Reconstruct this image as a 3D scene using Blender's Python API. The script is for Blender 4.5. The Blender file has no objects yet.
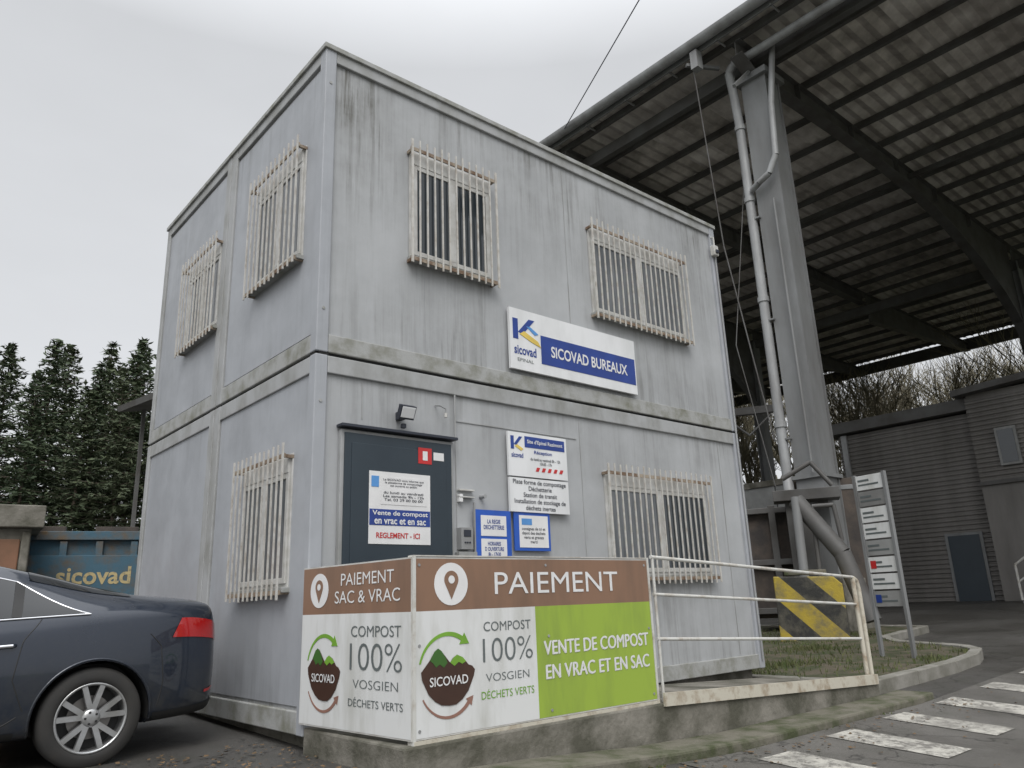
import bpy, math, random
import numpy as np
from mathutils import Vector, Matrix
random.seed(7)
scn=bpy.context.scene
COL=scn.collection
# ------------------------------------------------------------------ materials
MATS={}
def newmat(name):
    m=bpy.data.materials.new(name); m.use_nodes=True
    nt=m.node_tree; b=nt.nodes['Principled BSDF']
    MATS[name]=m
    return m,nt,b
def N(nt,t,**k):
    n=nt.nodes.new(t)
    for a,v in k.items(): setattr(n,a,v)
    return n
def mapping(nt,stretch):
    tc=N(nt,'ShaderNodeTexCoord'); mp=N(nt,'ShaderNodeMapping')
    mp.inputs['Scale'].default_value=stretch
    nt.links.new(tc.outputs['Object'],mp.inputs['Vector'])
    return mp.outputs['Vector']
def noise(nt,vec,scale,detail=6,rough=.6):
    n=N(nt,'ShaderNodeTexNoise'); n.inputs['Scale'].default_value=scale
    n.inputs['Detail'].default_value=detail; n.inputs['Roughness'].default_value=rough
    nt.links.new(vec,n.inputs['Vector']); return n.outputs['Fac']
def mrange(nt,val,a,b,c=0,d=1):
    n=N(nt,'ShaderNodeMapRange'); n.clamp=True
    for i,v in zip((1,2,3,4),(a,b,c,d)): n.inputs[i].default_value=v
    nt.links.new(val,n.inputs[0]); return n.outputs[0]
def math2(nt,op,a,b):
    n=N(nt,'ShaderNodeMath',operation=op)
    for i,v in enumerate((a,b)):
        if isinstance(v,(int,float)): n.inputs[i].default_value=v
        else: nt.links.new(v,n.inputs[i])
    return n.outputs[0]
def mixc(nt,f,a,b):
    n=N(nt,'ShaderNodeMix',data_type='RGBA')
    if isinstance(f,(int,float)): n.inputs[0].default_value=f
    else: nt.links.new(f,n.inputs[0])
    for i,v in ((6,a),(7,b)):
        if isinstance(v,(tuple,list)): n.inputs[i].default_value=(*v[:3],1)
        else: nt.links.new(v,n.inputs[i])
    return n.outputs[2]
def bumpn(nt,b,h,strength,dist=.02):
    n=N(nt,'ShaderNodeBump'); n.inputs['Strength'].default_value=strength; n.inputs['Distance'].default_value=dist
    nt.links.new(h,n.inputs['Height']); nt.links.new(n.outputs[0],b.inputs['Normal'])
def mat(name,c1,c2=None,scale=4,rough=.6,bump=0,bscale=None,metal=0,stretch=(1,1,1),lo=.35,hi=.65,coat=0,bd=.02):
    if name in MATS: return MATS[name]
    m,nt,b=newmat(name)
    b.inputs['Roughness'].default_value=rough; b.inputs['Metallic'].default_value=metal
    b.inputs['Coat Weight'].default_value=coat
    if c2 is None: c2=tuple(x*.8 for x in c1)
    v=mapping(nt,stretch)
    f=mrange(nt,noise(nt,v,scale),lo,hi)
    nt.links.new(mixc(nt,f,c1,c2),b.inputs['Base Color'])
    if bump:
        bumpn(nt,b,noise(nt,v,bscale or scale*6,8),bump,bd)
    return m
def panelmat(name,base,dirt,amt=1.0,drips=()):
    m,nt,b=newmat(name)
    v=mapping(nt,(1,1,.03)); v2=mapping(nt,(1,1,1)); v3=mapping(nt,(1,1,.10)); v4=mapping(nt,(1,1,.05))
    fine=mrange(nt,noise(nt,v,26,9,.75),.44,.66)
    med=mrange(nt,noise(nt,v3,5,8,.7),.43,.66)
    hard=mrange(nt,noise(nt,v4,13,6,.6),.53,.63)
    big=mrange(nt,noise(nt,v2,.8,5),.36,.62)
    patch_=mrange(nt,noise(nt,v2,2.3,7,.7),.44,.62)
    tc=N(nt,'ShaderNodeTexCoord'); sx=N(nt,'ShaderNodeSeparateXYZ'); nt.links.new(tc.outputs['Object'],sx.inputs[0])
    z=sx.outputs['Z']; x=sx.outputs['X']
    d1=math2(nt,'MULTIPLY',mrange(nt,z,4.3,5.85),mrange(nt,z,5.95,5.9))
    d2=math2(nt,'MULTIPLY',mrange(nt,z,2.1,2.9),mrange(nt,z,3.0,2.95))
    low=mrange(nt,z,.75,.15); low2=math2(nt,'MULTIPLY',mrange(nt,z,3.9,3.2),mrange(nt,z,3.1,3.15))
    d=math2(nt,'ADD',math2(nt,'ADD',math2(nt,'MULTIPLY',d1,.8),math2(nt,'MULTIPLY',d2,.55)),math2(nt,'ADD',math2(nt,'MULTIPLY',low,.7),math2(nt,'MULTIPLY',low2,.45)))
    for (xa,xb,zt,ln,k) in drips:
        mx=math2(nt,'MULTIPLY',mrange(nt,x,xa-.12,xa+.06),mrange(nt,x,xb+.12,xb-.06))
        mz=math2(nt,'MULTIPLY',mrange(nt,z,zt-ln,zt),mrange(nt,z,zt+.02,zt))
        d=math2(nt,'ADD',d,math2(nt,'MULTIPLY',math2(nt,'MULTIPLY',mx,mz),k))
    st_=math2(nt,'ADD',math2(nt,'MULTIPLY',fine,.32),math2(nt,'ADD',math2(nt,'MULTIPLY',med,.30),math2(nt,'MULTIPLY',hard,.42)))
    a=math2(nt,'MULTIPLY',st_,math2(nt,'ADD',math2(nt,'MULTIPLY',big,.24),math2(nt,'MULTIPLY',patch_,.16)))
    c=math2(nt,'MULTIPLY',math2(nt,'MULTIPLY',d,math2(nt,'ADD',.35,big)),math2(nt,'ADD',st_,math2(nt,'MULTIPLY',patch_,.16)))
    f=math2(nt,'MULTIPLY',math2(nt,'ADD',a,math2(nt,'MULTIPLY',c,.80)),amt)
    f=mrange(nt,f,0.02,1.0,0,.85)
    light=mixc(nt,mrange(nt,noise(nt,v2,1.1,6,.65),.35,.65),base,tuple(q*.82 for q in base))
    nt.links.new(mixc(nt,f,light,dirt),b.inputs['Base Color'])
    nt.links.new(mrange(nt,noise(nt,v2,3,4),.3,.7,.36,.6),b.inputs['Roughness'])
    bumpn(nt,b,noise(nt,v2,1.3,3),.3,.03)
    return m
DR=[(.12,.75,5.83,1.6,1.2),(.9,2.0,4.05,.8,.7),(3.4,5.25,4.05,.7,.6),(2.2,3.3,5.83,1.0,.4),(5.2,5.9,5.83,1.2,.7),(3.4,5.25,1.12,.7,.5)]
PANEL=panelmat('painted_steel_panel',(.415,.427,.438),(.085,.082,.066),.95,DR)
PANELL=panelmat('painted_steel_panel_end',(.385,.402,.43),(.11,.115,.11),.62)
RAIL=mat('module_frame_paint',(.36,.368,.372),(.20,.20,.18),scale=3,stretch=(1,1,.6),lo=.44,hi=.78,rough=.6,bump=.1)
RAILG=mat('module_frame_algae',(.35,.355,.348),(.17,.17,.13),scale=5,lo=.42,hi=.74,rough=.7,bump=.15)
DARK=mat('dark_gap',(.015,.015,.015),rough=.8)
WHITE=mat('white_pvc',(.60,.60,.585),(.42,.41,.38),rough=.4,scale=5)
BAR=mat('grille_bar_paint',(.52,.51,.48),(.33,.29,.24),scale=11,lo=.45,hi=.75,rough=.5)
BARR=mat('rusty_bar_frame',(.33,.28,.22),(.15,.095,.06),scale=8,lo=.4,hi=.6,rough=.7)
GLASS,nt,b=newmat('window_glass')
b.inputs['Base Color'].default_value=(.03,.038,.045,1); b.inputs['Roughness'].default_value=.04
b.inputs['Specular IOR Level'].default_value=.8
CURTREF=mat('curtain_and_sky_reflection',(.20,.21,.22),(.085,.095,.105),scale=4,stretch=(3,3,.3),rough=.10)  # grey panes: curtain tone with the sky's reflection painted into the colour
DOORM=mat('door_paint',(.028,.042,.055),(.022,.034,.046),scale=2,rough=.4)
CONC=mat('weathered_concrete',(.24,.225,.195),(.085,.082,.062),scale=2.2,rough=.85,bump=.5,bscale=25,lo=.36,hi=.60)
CONCD=mat('mossy_concrete',(.15,.14,.11),(.055,.064,.028),scale=3.5,rough=.9,bump=.6,bscale=22,lo=.42,hi=.64)
KERB=mat('kerb_concrete',(.26,.25,.225),(.14,.135,.11),scale=3,rough=.85,bump=.4)
STEELD=mat('dark_structural_steel',(.11,.11,.108),(.07,.065,.06),scale=1.5,rough=.6)
STEELC=mat('column_steel',(.215,.222,.225),(.14,.14,.138),scale=1.2,rough=.55,stretch=(1,1,.3))
GALV=mat('galvanised_pipe',(.35,.36,.365),(.23,.23,.23),scale=3,rough=.5,metal=.1,stretch=(1,1,.3))
RUST=mat('rusty_steel',(.10,.08,.065),(.045,.04,.038),scale=2.5,rough=.85,bump=.3)
SKYB=mat('sheet_white',(.74,.75,.76),(.58,.59,.59),scale=3,rough=.4,stretch=(1,1,.3),lo=.42,hi=.8)
DIRTW=mat('dirty_white_print',(.66,.67,.665),(.40,.40,.36),scale=5,rough=.45,lo=.48,hi=.85,stretch=(1,1,.22))
BLUE=mat('sign_blue',(.02,.055,.27),(.018,.045,.22),rough=.35)
BLUEP=mat('folder_blue',(.02,.10,.48),rough=.35)
BLUEL=mat('logo_light_blue',(.10,.30,.65),rough=.4)
YEL=mat('logo_yellow',(.75,.55,.12),rough=.4)
BRN=mat('print_brown',(.24,.14,.09),(.16,.10,.068),rough=.45,scale=5,stretch=(1,1,.25),lo=.42,hi=.8)
GRN=mat('print_green',(.30,.42,.055),(.19,.26,.055),rough=.45,scale=5,stretch=(1,1,.22),lo=.45,hi=.85)
DBRN=mat('print_dark_brown',(.06,.028,.018),rough=.5)
DGRN=mat('print_dark_green',(.05,.14,.025),rough=.5)
LGRN=mat('print_leaf_green',(.18,.38,.04),rough=.5)
GREYP=mat('print_grey',(.13,.15,.15),rough=.5)
INK=mat('ink_dark',(.03,.035,.05),rough=.5)
RED=mat('print_red',(.55,.03,.03),rough=.4)
PAPER=mat('paper',(.74,.74,.74),(.66,.66,.66),rough=.5)
GREYM=mat('grey_panel',(.30,.305,.30),(.19,.19,.185),rough=.6,scale=1.3)
CREAM=mat('railing_paint',(.52,.49,.41),(.27,.20,.13),scale=8,lo=.48,hi=.72,rough=.55,bump=.1)
GALVW=mat('white_rail_paint',(.56,.56,.53),(.34,.29,.23),scale=8,lo=.48,hi=.74,rough=.5)

# ------------------------------------------------------------------ helpers
def empty(name,loc=(0,0,0),rz=0):
    e=bpy.data.objects.new(name,None); e.location=loc; e.rotation_euler=(0,0,rz); COL.objects.link(e); e.empty_display_size=.2
    return e
class B:
    def __init__(s,name,parent=None,M=None):
        s.name=name;s.p=parent;s.v=[];s.f=[];s.m=[];s.mats=[];s.M=M or Matrix.Identity(4);s.sm=[]
    def mi(s,m):
        if m not in s.mats: s.mats.append(m)
        return s.mats.index(m)
    def add(s,vs,fs,m,smooth=False):
        o=len(s.v); s.v+= [s.M@Vector(v) for v in vs]
        k=s.mi(m)
        for f in fs: s.f.append([i+o for i in f]); s.m.append(k); s.sm.append(smooth)
    def box(s,x0,x1,y0,y1,z0,z1,m):
        v=[(x,y,z) for z in (z0,z1) for y in (y0,y1) for x in (x0,x1)]
        s.add(v,[(0,2,3,1),(4,5,7,6),(0,1,5,4),(2,6,7,3),(0,4,6,2),(1,3,7,5)],m)
    def obox(s,c,sz,rz,m,ry=0,rx=0):
        R=Matrix.Translation(c)@Matrix.Rotation(rz,4,'Z')@Matrix.Rotation(ry,4,'Y')@Matrix.Rotation(rx,4,'X')
        a,b_,c_=[q/2 for q in sz]
        v=[R@Vector((x,y,z)) for z in (-c_,c_) for y in (-b_,b_) for x in (-a,a)]
        s.add(v,[(0,2,3,1),(4,5,7,6),(0,1,5,4),(2,6,7,3),(0,4,6,2),(1,3,7,5)],m)
    def cyl(s,a,b_,r,m,n=10,r2=None,caps=True):
        a=Vector(a);b_=Vector(b_);d=(b_-a).normalized()
        u=d.orthogonal().normalized();w=d.cross(u)
        r2=r if r2 is None else r2
        v=[];
        for P,R in((a,r),(b_,r2)):
            for i in range(n):
                t=2*math.pi*i/n; v.append(P+u*R*math.cos(t)+w*R*math.sin(t))
        s.add(v,[(i,(i+1)%n,n+(i+1)%n,n+i) for i in range(n)],m,True)
        if caps: s.add(v,[tuple(range(n))[::-1],tuple(range(n,2*n))],m)
    def path(s,pts,r,m,n=10):
        for i in range(len(pts)-1): s.cyl(pts[i],pts[i+1],r,m,n)
    def prism(s,pts,ax,a0,a1,m):
        n=len(pts)
        def mk(p,a):
            l=list(p); l.insert(ax,a); return tuple(l)
        v=[mk(p,a0) for p in pts]+[mk(p,a1) for p in pts]
        s.add(v,[tuple(range(n)),tuple(range(n,2*n))[::-1]]+[(i,n+i,n+(i+1)%n,(i+1)%n) for i in range(n)],m)
    def done(s,bevel=0,fix=True):
        me=bpy.data.meshes.new(s.name); me.from_pydata([tuple(v) for v in s.v],[],s.f)
        for m in s.mats: me.materials.append(m)
        me.polygons.foreach_set('material_index',s.m); me.polygons.foreach_set('use_smooth',s.sm); me.update()
        if fix:
            import bmesh
            bm=bmesh.new(); bm.from_mesh(me); bmesh.ops.recalc_face_normals(bm,faces=bm.faces); bm.to_mesh(me); bm.free()
        o=bpy.data.objects.new(s.name,me); COL.objects.link(o)
        if s.p: o.parent=s.p
        if bevel:
            md=o.modifiers.new('bev','BEVEL'); md.width=bevel; md.segments=2; md.limit_method='ANGLE'; md.angle_limit=math.radians(50)
        return o
def frame(o,r,n,u=(0,0,1)):
    r=Vector(r);n=Vector(n);u=Vector(u)
    return Matrix(((r[0],n[0],u[0],o[0]),(r[1],n[1],u[1],o[1]),(r[2],n[2],u[2],o[2]),(0,0,0,1)))
FF=frame((0,0,0),(1,0,0),(0,-1,0))
FL=frame((0,0,0),(0,-1,0),(-1,0,0))
def text(F,body,s,z,w,h,n,m,parent,name='lettering',bold=0):
    cu=bpy.data.curves.new(name,'FONT'); cu.body=body; cu.align_x='CENTER'; cu.offset=bold; cu.size=1; cu.resolution_u=4
    cu.space_line=1.0
    ob=bpy.data.objects.new(name,cu); COL.objects.link(ob); cu.materials.append(m)
    bpy.context.view_layer.update()
    bb=[Vector(c) for c in ob.bound_box]
    x0=min(c.x for c in bb);x1=max(c.x for c in bb);y0=min(c.y for c in bb);y1=max(c.y for c in bb)
    kx=w/max(1e-4,(x1-x0)); ky=(h/max(1e-4,(y1-y0))) if h else kx
    c=((x0+x1)/2,(y0+y1)/2)
    r=F.col[0].xyz; nn=F.col[1].xyz; u=F.col[2].xyz
    o=F@Vector((s,n,z))
    loc=o-r*kx*c[0]-u*ky*c[1]
    Mx=Matrix(((r[0]*kx,u[0]*ky,nn[0],loc[0]),(r[1]*kx,u[1]*ky,nn[1],loc[1]),(r[2]*kx,u[2]*ky,nn[2],loc[2]),(0,0,0,1)))
    ob.matrix_world=Mx
    if parent:
        ob.parent=parent; ob.matrix_parent_inverse=Matrix.Identity(4); ob.matrix_basis=Mx
    return ob
def ss(a,b_,x):
    t=min(1,max(0,(x-a)/(b_-a))); return t*t*(3-2*t)
def g(x,y):
    z=.00-.14*ss(0,3,x)-.065*min(7,max(0,-1-y))
    z+=.032*min(30,max(0,x-6))+.028*min(25,max(0,y))*(1-ss(4,9,x))
    return z

# ------------------------------------------------------------------ ground
def lines(lo,hi,step,far):
    a=list(np.arange(lo,hi+1e-6,step)); k=step; x=lo; pre=[]
    while x>-far: k*=1.35; x-=k; pre.append(x)
    k=step;x=hi;post=[]
    while x<far: k*=1.35; x+=k; post.append(x)
    return pre[::-1]+a+post
def sheet(name,xs,ys,off,m,parent=None):
    v=[(x,y,g(x,y)+off) for y in ys for x in xs]; nx=len(xs)
    f=[(j*nx+i,j*nx+i+1,(j+1)*nx+i+1,(j+1)*nx+i) for j in range(len(ys)-1) for i in range(nx-1)]
    me=bpy.data.meshes.new(name); me.from_pydata(v,[],f); me.materials.append(m); me.update()
    for p in me.polygons: p.use_smooth=True
    o=bpy.data.objects.new(name,me); COL.objects.link(o)
    if parent:o.parent=parent
    return o
def asphalt(name,c1,c2,c3,grass=False):
    m,nt,b=newmat(name)
    v=mapping(nt,(1,1,1))
    grain=mrange(nt,noise(nt,v,90,4,.7),.3,.7)
    big=mrange(nt,noise(nt,v,.6,6),.36,.64)
    mid=mrange(nt,noise(nt,v,3.5,8,.7),.5,.72)
    c=mixc(nt,grain,c1,c2); c=mixc(nt,math2(nt,'MULTIPLY',big,.7),c,c3)
    c=mixc(nt,math2(nt,'MULTIPLY',mid,.35),c,(.04,.045,.03))
    vo=N(nt,'ShaderNodeTexVoronoi',feature='DISTANCE_TO_EDGE'); vo.inputs['Scale'].default_value=.55
    nv=N(nt,'ShaderNodeTexNoise'); nv.inputs['Scale'].default_value=2.5; nv.inputs['Detail'].default_value=6
    nt.links.new(v,nv.inputs['Vector'])
    vm=N(nt,'ShaderNodeVectorMath',operation='MULTIPLY_ADD'); nt.links.new(nv.outputs['Color'],vm.inputs[0]); vm.inputs[1].default_value=(.8,.8,.8); nt.links.new(v,vm.inputs[2])
    nt.links.new(vm.outputs[0],vo.inputs['Vector'])
    crack=mrange(nt,vo.outputs['Distance'],.012,.0)
    c=mixc(nt,math2(nt,'MULTIPLY',crack,.7),c,(.02,.02,.018))
    if grass:
        vl=N(nt,'ShaderNodeVectorMath',operation='LENGTH'); nt.links.new(v,vl.inputs[0])
        far=mrange(nt,math2(nt,'ADD',vl.outputs['Value'],math2(nt,'MULTIPLY',big,8)),40,46)
        c=mixc(nt,far,c,mixc(nt,grain,(.05,.07,.025),(.09,.10,.04)))
    nt.links.new(c,b.inputs['Base Color'])
    nt.links.new(mrange(nt,big,0,1,.8,.34),b.inputs['Roughness'])
    bumpn(nt,b,noise(nt,v,70,6,.7),.6,.012)
    return m
AS1=asphalt('yard_asphalt',(.095,.09,.082),(.055,.053,.05),(.05,.047,.042),True)
AS2=asphalt('road_asphalt',(.17,.162,.148),(.10,.095,.087),(.085,.08,.073))
sheet('ground',lines(-12,40,.25,600),lines(-10,14,.25,600),0,AS1)
sheet('road',list(np.arange(2,60.1,.25)),list(np.arange(-16,-1.74,.25)),.006,AS2)
WORN,nt,b=newmat('worn_road_paint')
v=mapping(nt,(1,1,1))
f=math2(nt,'MAXIMUM',mrange(nt,noise(nt,v,7,10,.8),.45,.57),mrange(nt,noise(nt,v,1.6,6,.7),.48,.62,0,.8))
nt.links.new(mixc(nt,f,(.46,.445,.40),(.16,.152,.138)),b.inputs['Base Color']); b.inputs['Roughness'].default_value=.75
bumpn(nt,b,noise(nt,v,60,5),.4,.01)
cw=empty('crosswalk_markings')
for i,(x,y0,y1) in enumerate([(2.85,-2.95,-1.98),(4.0,-2.85,-1.9),(5.15,-2.80,-1.85),(6.35,-2.75,-1.85),(7.6,-2.7,-1.85),(8.9,-2.65,-1.85),(10.2,-2.65,-1.85)]):
    sheet('stripe_%d'%i,list(np.linspace(x-.23,x+.23,5)),list(np.linspace(y0,y1,10)),.012,WORN,cw)

# ------------------------------------------------------------------ office building
bd=empty('modular_office_building')
W=6.0;L=4.5;H=5.99
b_=B('wall_panels',bd)
b_.box(.035,W-.035,.035,L-.035,.2,H-.05,PANEL)
b_.done()
b_=B('end_wall_panels',bd)
for (y0,y1) in((.14,2.08),(2.28,L-.12)):
    for(z0,z1) in((.3,2.85),(3.2,5.8)):
        b_.box(.022,.03,y0,y1,z0,z1,PANELL)
b_.done()
b_=B('plinth',bd)
b_.box(.12,W-.12,.12,L-.12,-.4,.2,CONC)
b_.done()
b_=B('module_frames',bd)
for z0,z1 in((.11,2.995),(3.02,H)):
    for (x0,x1) in((0,.11),(W-.11,W)):
        for(y0,y1) in((0,.11),(2.09,2.235),(2.255,2.38),(L-.11,L)):
            b_.box(x0,x1,y0,y1,z0,z1,PANELL if y0<1 else RAIL)
    for s in (0,1):
        ya,yb=(0.0,.05) if s==0 else (L-.05,L)
        b_.box(.112,W-.112,ya+(.004 if s==0 else 0),yb,z1-.15,z1-.002,RAIL)
        b_.box(.112,W-.112,ya+(.004 if s==0 else 0),yb,z0+.002,z0+.16,RAILG)
    for (y0,y1) in((.112,2.088),(2.382,L-.112)):
        for xa,xb in((.003,.05),(W-.05,W-.003)):
            b_.box(xa,xb,y0,y1,z1-.15,z1-.002,RAIL)
            b_.box(xa,xb,y0,y1,z0+.002,z0+.16,RAILG)
b_.done(.008)
b_=B('roof',bd)
b_.box(-.02,W+.02,-.02,L+.02,H-.04,H+.012,RAILG)
b_.box(.1,W-.1,.1,L-.1,H+.012,H+.03,GREYM)
b_.cyl((1.25,.25,H),(1.25,.25,H+.13),.05,GREYM); b_.cyl((1.25,.25,H+.13),(1.25,.25,H+.17),.08,GREYM,12,.03)
b_.done(.006)
b_=B('seams',bd)
for s,z0,z1 in((1.42,.3,2.82),(3.05,.3,2.82),(3.02,3.2,5.8),(.45,2.5,2.82),(5.55,.3,2.82)):
    b_.M=FF; b_.box(s,s+.008,-.034,-.029,z0,z1,RAIL)
b_.M=FF; b_.box(0.01,W-.01,-.12,-.03,2.988,3.03,DARK)
b_.M=FL; b_.box(-L+.01,-.01,-.12,-.03,2.988,3.03,DARK)
b_.M=FF
b_.box(1.43,3.0,-.034,-.026,2.60,2.612,RAIL)
for s in(.055,5.945):
    for z in(.35,2.6,3.4,5.6): b_.cyl((s,-.0,z),(s,.006,z),.014,RAILG,8)
b_.done()
def window(F,s0,s1,z0,z1,nb,kind,name):
    b=B(name,bd,F)
    w=s1-s0; fr=.045
    a0,a1,c0,c1=s0+.07,s1-.05,z0+.12,z1-.10
    b.box(a0-.03,a1+.03,-.034,-.012,c0-.03,c1+.03,WHITE)
    sh=.13
    b.box(a0,a1,-.012,.012,c1-sh,c1,WHITE)
    b.box(a0,a0+fr,-.012,.006,c0,c1-sh,WHITE); b.box(a1-fr,a1,-.012,.006,c0,c1-sh,WHITE)
    b.box(a0+fr,a1-fr,-.012,.006,c0,c0+fr,WHITE); b.box(a0+fr,a1-fr,-.012,.006,c1-sh-fr,c1-sh,WHITE)
    mid=(a0+a1)/2
    b.box(mid-.045,mid+.045,-.012,.008,c0+fr,c1-sh-fr,WHITE)
    gm={'d':(GLASS,GLASS),'c':(CURTREF,GLASS),'cc':(CURTREF,CURTREF)}[kind]
    b.box(a0+fr,mid-.045,-.012,-.006,c0+fr,c1-sh-fr,gm[0]); b.box(mid+.045,a1-fr,-.012,-.006,c0+fr,c1-sh-fr,gm[1])
    b.box(a0-.05,a1+.05,-.03,.045,c0-.07,c0-.03,RAILG)
    b.done(.003)
    b=B('security_bars',bd,F)
    nn=.08
    for k in range(nb):
        s=s0+.012+(w-.024)*k/(nb-1)+random.uniform(-.002,.002)
        wd=.0075 if 0<k<nb-1 else .012
        zt=z1+random.uniform(-.008,.008); zb=z0+random.uniform(-.008,.008)
        b.box(s-wd,s+wd,nn-.006,nn+.006,zb,zt,BAR)
    for z in(z0+.05,z1-.10):
        b.box(s0,s1,nn-.02,nn-.0075,z-.018,z+.018,BARR)
        for s in(s0+.03,s1-.03): b.box(s-.012,s+.012,-.03,nn-.022,z-.014,z+.014,BARR)
    b.done()
def near(F,s0,s1,z0,z1):
    if F is FF: k=(5.499-.08)/5.499; c=-2.688
    else: k=(2.688-.08)/2.688; c=5.499
    return (c+(s0-c)*k,c+(s1-c)*k,.98+(z0-.98)*k,.98+(z1-.98)*k)
for F,a,nb,kd,nm in((FF,(.93,2.0,4.06,5.38),13,'d','window_upper_1'),(FF,(3.44,5.26,4.06,5.33),20,'cc','window_upper_2'),(FF,(3.43,5.30,1.12,2.39),20,'c','window_lower'),
    (FL,(-1.66,-.52,4.0,5.32),12,'cc','end_window_1'),(FL,(-3.74,-2.58,3.95,5.16),12,'cc','end_window_2'),(FL,(-1.62,-.53,1.07,2.34),12,'cc','end_window_3')):
    window(F,*near(F,*a),nb,kd,nm)
MOSS=mat('moss',(.05,.075,.02),(.09,.10,.03),scale=30,rough=.95,bump=.8,bscale=60)
b_=B('sill_moss',bd,FF)
for s in np.arange(3.4,5.1,.05):
    if random.random()<.5: b_.obox((s,.02,4.085),(random.uniform(.03,.09),.04,random.uniform(.012,.03)),0,MOSS)
b_.done(.005)
b_=B('entrance_door',bd,FF)
b_.box(.24,1.36,-.03,.012,.25,2.385,RAIL)
b_.box(.27,1.33,.012,.03,.25,2.36,DOORM)
b_.box(.33,1.27,.03,.036,.30,2.28,DOORM)
b_.box(.22,1.38,-.03,.07,2.40,2.425,INK)
b_.box(1.18,1.21,.036,.09,1.15,1.32,GALV)
b_.done(.004)
b_=B('door_notices',bd,FF)
b_.box(.97,1.11,.037,.040,2.16,2.30,RED); b_.box(1.015,1.065,.041,.042,2.19,2.27,PAPER)
b_.box(1.13,1.24,.037,.040,2.20,2.27,PAPER)
b_.box(.49,1.09,.037,.041,1.47,2.06,PAPER)
b_.box(.495,1.085,.042,.0435,1.62,1.75,BLUE)
b_.box(.60,1.05,.042,.044,1.79,2.02,PAPER)
b_.box(.51,.58,.042,.044,1.93,2.02,BLUEL)
b_.done()
text(FF,'Vente de compost',.79,1.715,.54,.05,.046,PAPER,bd,bold=.02)
text(FF,'en vrac et en sac',.79,1.655,.5,.05,.046,PAPER,bd,bold=.02)
text(FF,'REGLEMENT - ICI',.77,1.54,.42,.045,.044,RED,bd,bold=.02)
text(FF,'Le SICOVAD vous informe que\nla plateforme de compostage\nest ouverte au public',.82,1.97,.40,.07,.047,INK,bd,bold=.01)
text(FF,'du lundi au vendredi\nLes samedis 9h - 12h\nTel. 03 29 00 00 00',.82,1.86,.40,.08,.047,INK,bd,bold=.01)
sg=empty('office_sign')
b_=B('sign_plate',sg,FF); b_.box(2.08,4.0,.0,.03,3.22,3.87,SKYB)
b_.box(2.50,3.98,.031,.033,3.33,3.64,BLUE)
b_.prism([(2.12,3.54),(2.19,3.54),(2.19,3.76),(2.12,3.76)],1,.031,.033,BLUE)
b_.prism([(2.19,3.62),(2.34,3.78),(2.42,3.78),(2.25,3.60)],1,.031,.034,BLUE)
b_.prism([(2.21,3.60),(2.27,3.64),(2.46,3.56),(2.50,3.50),(2.36,3.54)],1,.031,.035,YEL)
b_.prism([(2.30,3.70),(2.36,3.70),(2.47,3.64),(2.42,3.62)],1,.031,.0345,BLUEL)
b_.done()
text(FF,'sicovad',2.28,3.43,.30,.10,.033,BLUE,sg,bold=.02)
text(FF,'EPINAL',2.28,3.325,.22,.035,.033,GREYP,sg)
text(FF,'SICOVAD BUREAUX',3.24,3.485,1.2,.125,.036,PAPER,sg,bold=.02)
sg=empty('information_sign')
b_=B('sign_plate',sg,FF); b_.box(2.01,2.79,.0,.025,2.14,2.57,SKYB); b_.box(2.01,2.79,.0,.025,1.80,2.125,SKYB)
b_.box(2.22,2.76,.026,.028,2.43,2.54,BLUE)
b_.prism([(2.04,2.40),(2.08,2.40),(2.08,2.53),(2.04,2.53)],1,.026,.028,BLUE)
b_.prism([(2.08,2.45),(2.15,2.53),(2.19,2.53),(2.11,2.44)],1,.026,.029,BLUE)
b_.prism([(2.09,2.43),(2.12,2.45),(2.2,2.41),(2.17,2.39)],1,.026,.0295,YEL)
for k in range(5): b_.prism([(2.35+k*.08,2.20),(2.39+k*.08,2.20),(2.41+k*.08,2.24),(2.37+k*.08,2.24)],1,.026,.028,RED)
b_.done()
text(FF,'sicovad',2.12,2.345,.15,.05,.028,BLUE,sg,bold=.02)
text(FF,"Site d'Epinal Razimont",2.49,2.485,.48,.05,.031,PAPER,sg,bold=.015)
text(FF,'Réception',2.46,2.385,.24,.045,.028,BLUE,sg,bold=.02)
text(FF,'du lundi au vendredi 8h - 12h\n13h30 - 17h',2.49,2.30,.40,.07,.028,INK,sg,bold=.01)
text(FF,'Plate forme de compostage\nDéchetterie\nStation de transit\nInstallation de stockage de\ndéchets inertes',2.40,1.965,.70,.29,.028,INK,sg,bold=.01)
sg=empty('notice_board')
b_=B('blue_folders',sg,FF)
b_.box(1.60,2.02,.0,.012,1.33,1.80,BLUEP); b_.box(2.06,2.52,.0,.012,1.44,1.80,BLUEP)
b_.box(1.66,1.96,.013,.016,1.36,1.54,PAPER); b_.box(1.66,1.96,.013,.016,1.565,1.75,PAPER); b_.box(2.12,2.49,.013,.016,1.47,1.77,PAPER)
b_.box(2.15,2.28,.017,.018,1.68,1.74,BLUEL)
b_.box(1.585,1.60,.0,.016,1.33,1.86,GALV)
b_.done()
text(FF,'LA REGIE\nDECHETTERIE',1.81,1.67,.24,.09,.018,BLUE,sg,bold=.02)
text(FF,'HORAIRES\nD OUVERTURE\n8h - 17h30',1.81,1.45,.22,.13,.018,BLUE,sg,bold=.02)
text(FF,'consignes de tri et\ndepot des dechets\nverts et gravats\nmerci',2.30,1.585,.30,.15,.018,INK,sg,bold=.01)
b_=B('intercom',bd,FF); b_.box(1.42,1.55,-.03,.04,1.44,1.63,GALV); b_.box(1.445,1.525,.041,.045,1.55,1.61,INK)
for k in range(3): b_.cyl((1.46+k*.025,.04,1.50),(1.46+k*.025,.048,1.50),.008,INK,8)
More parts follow.
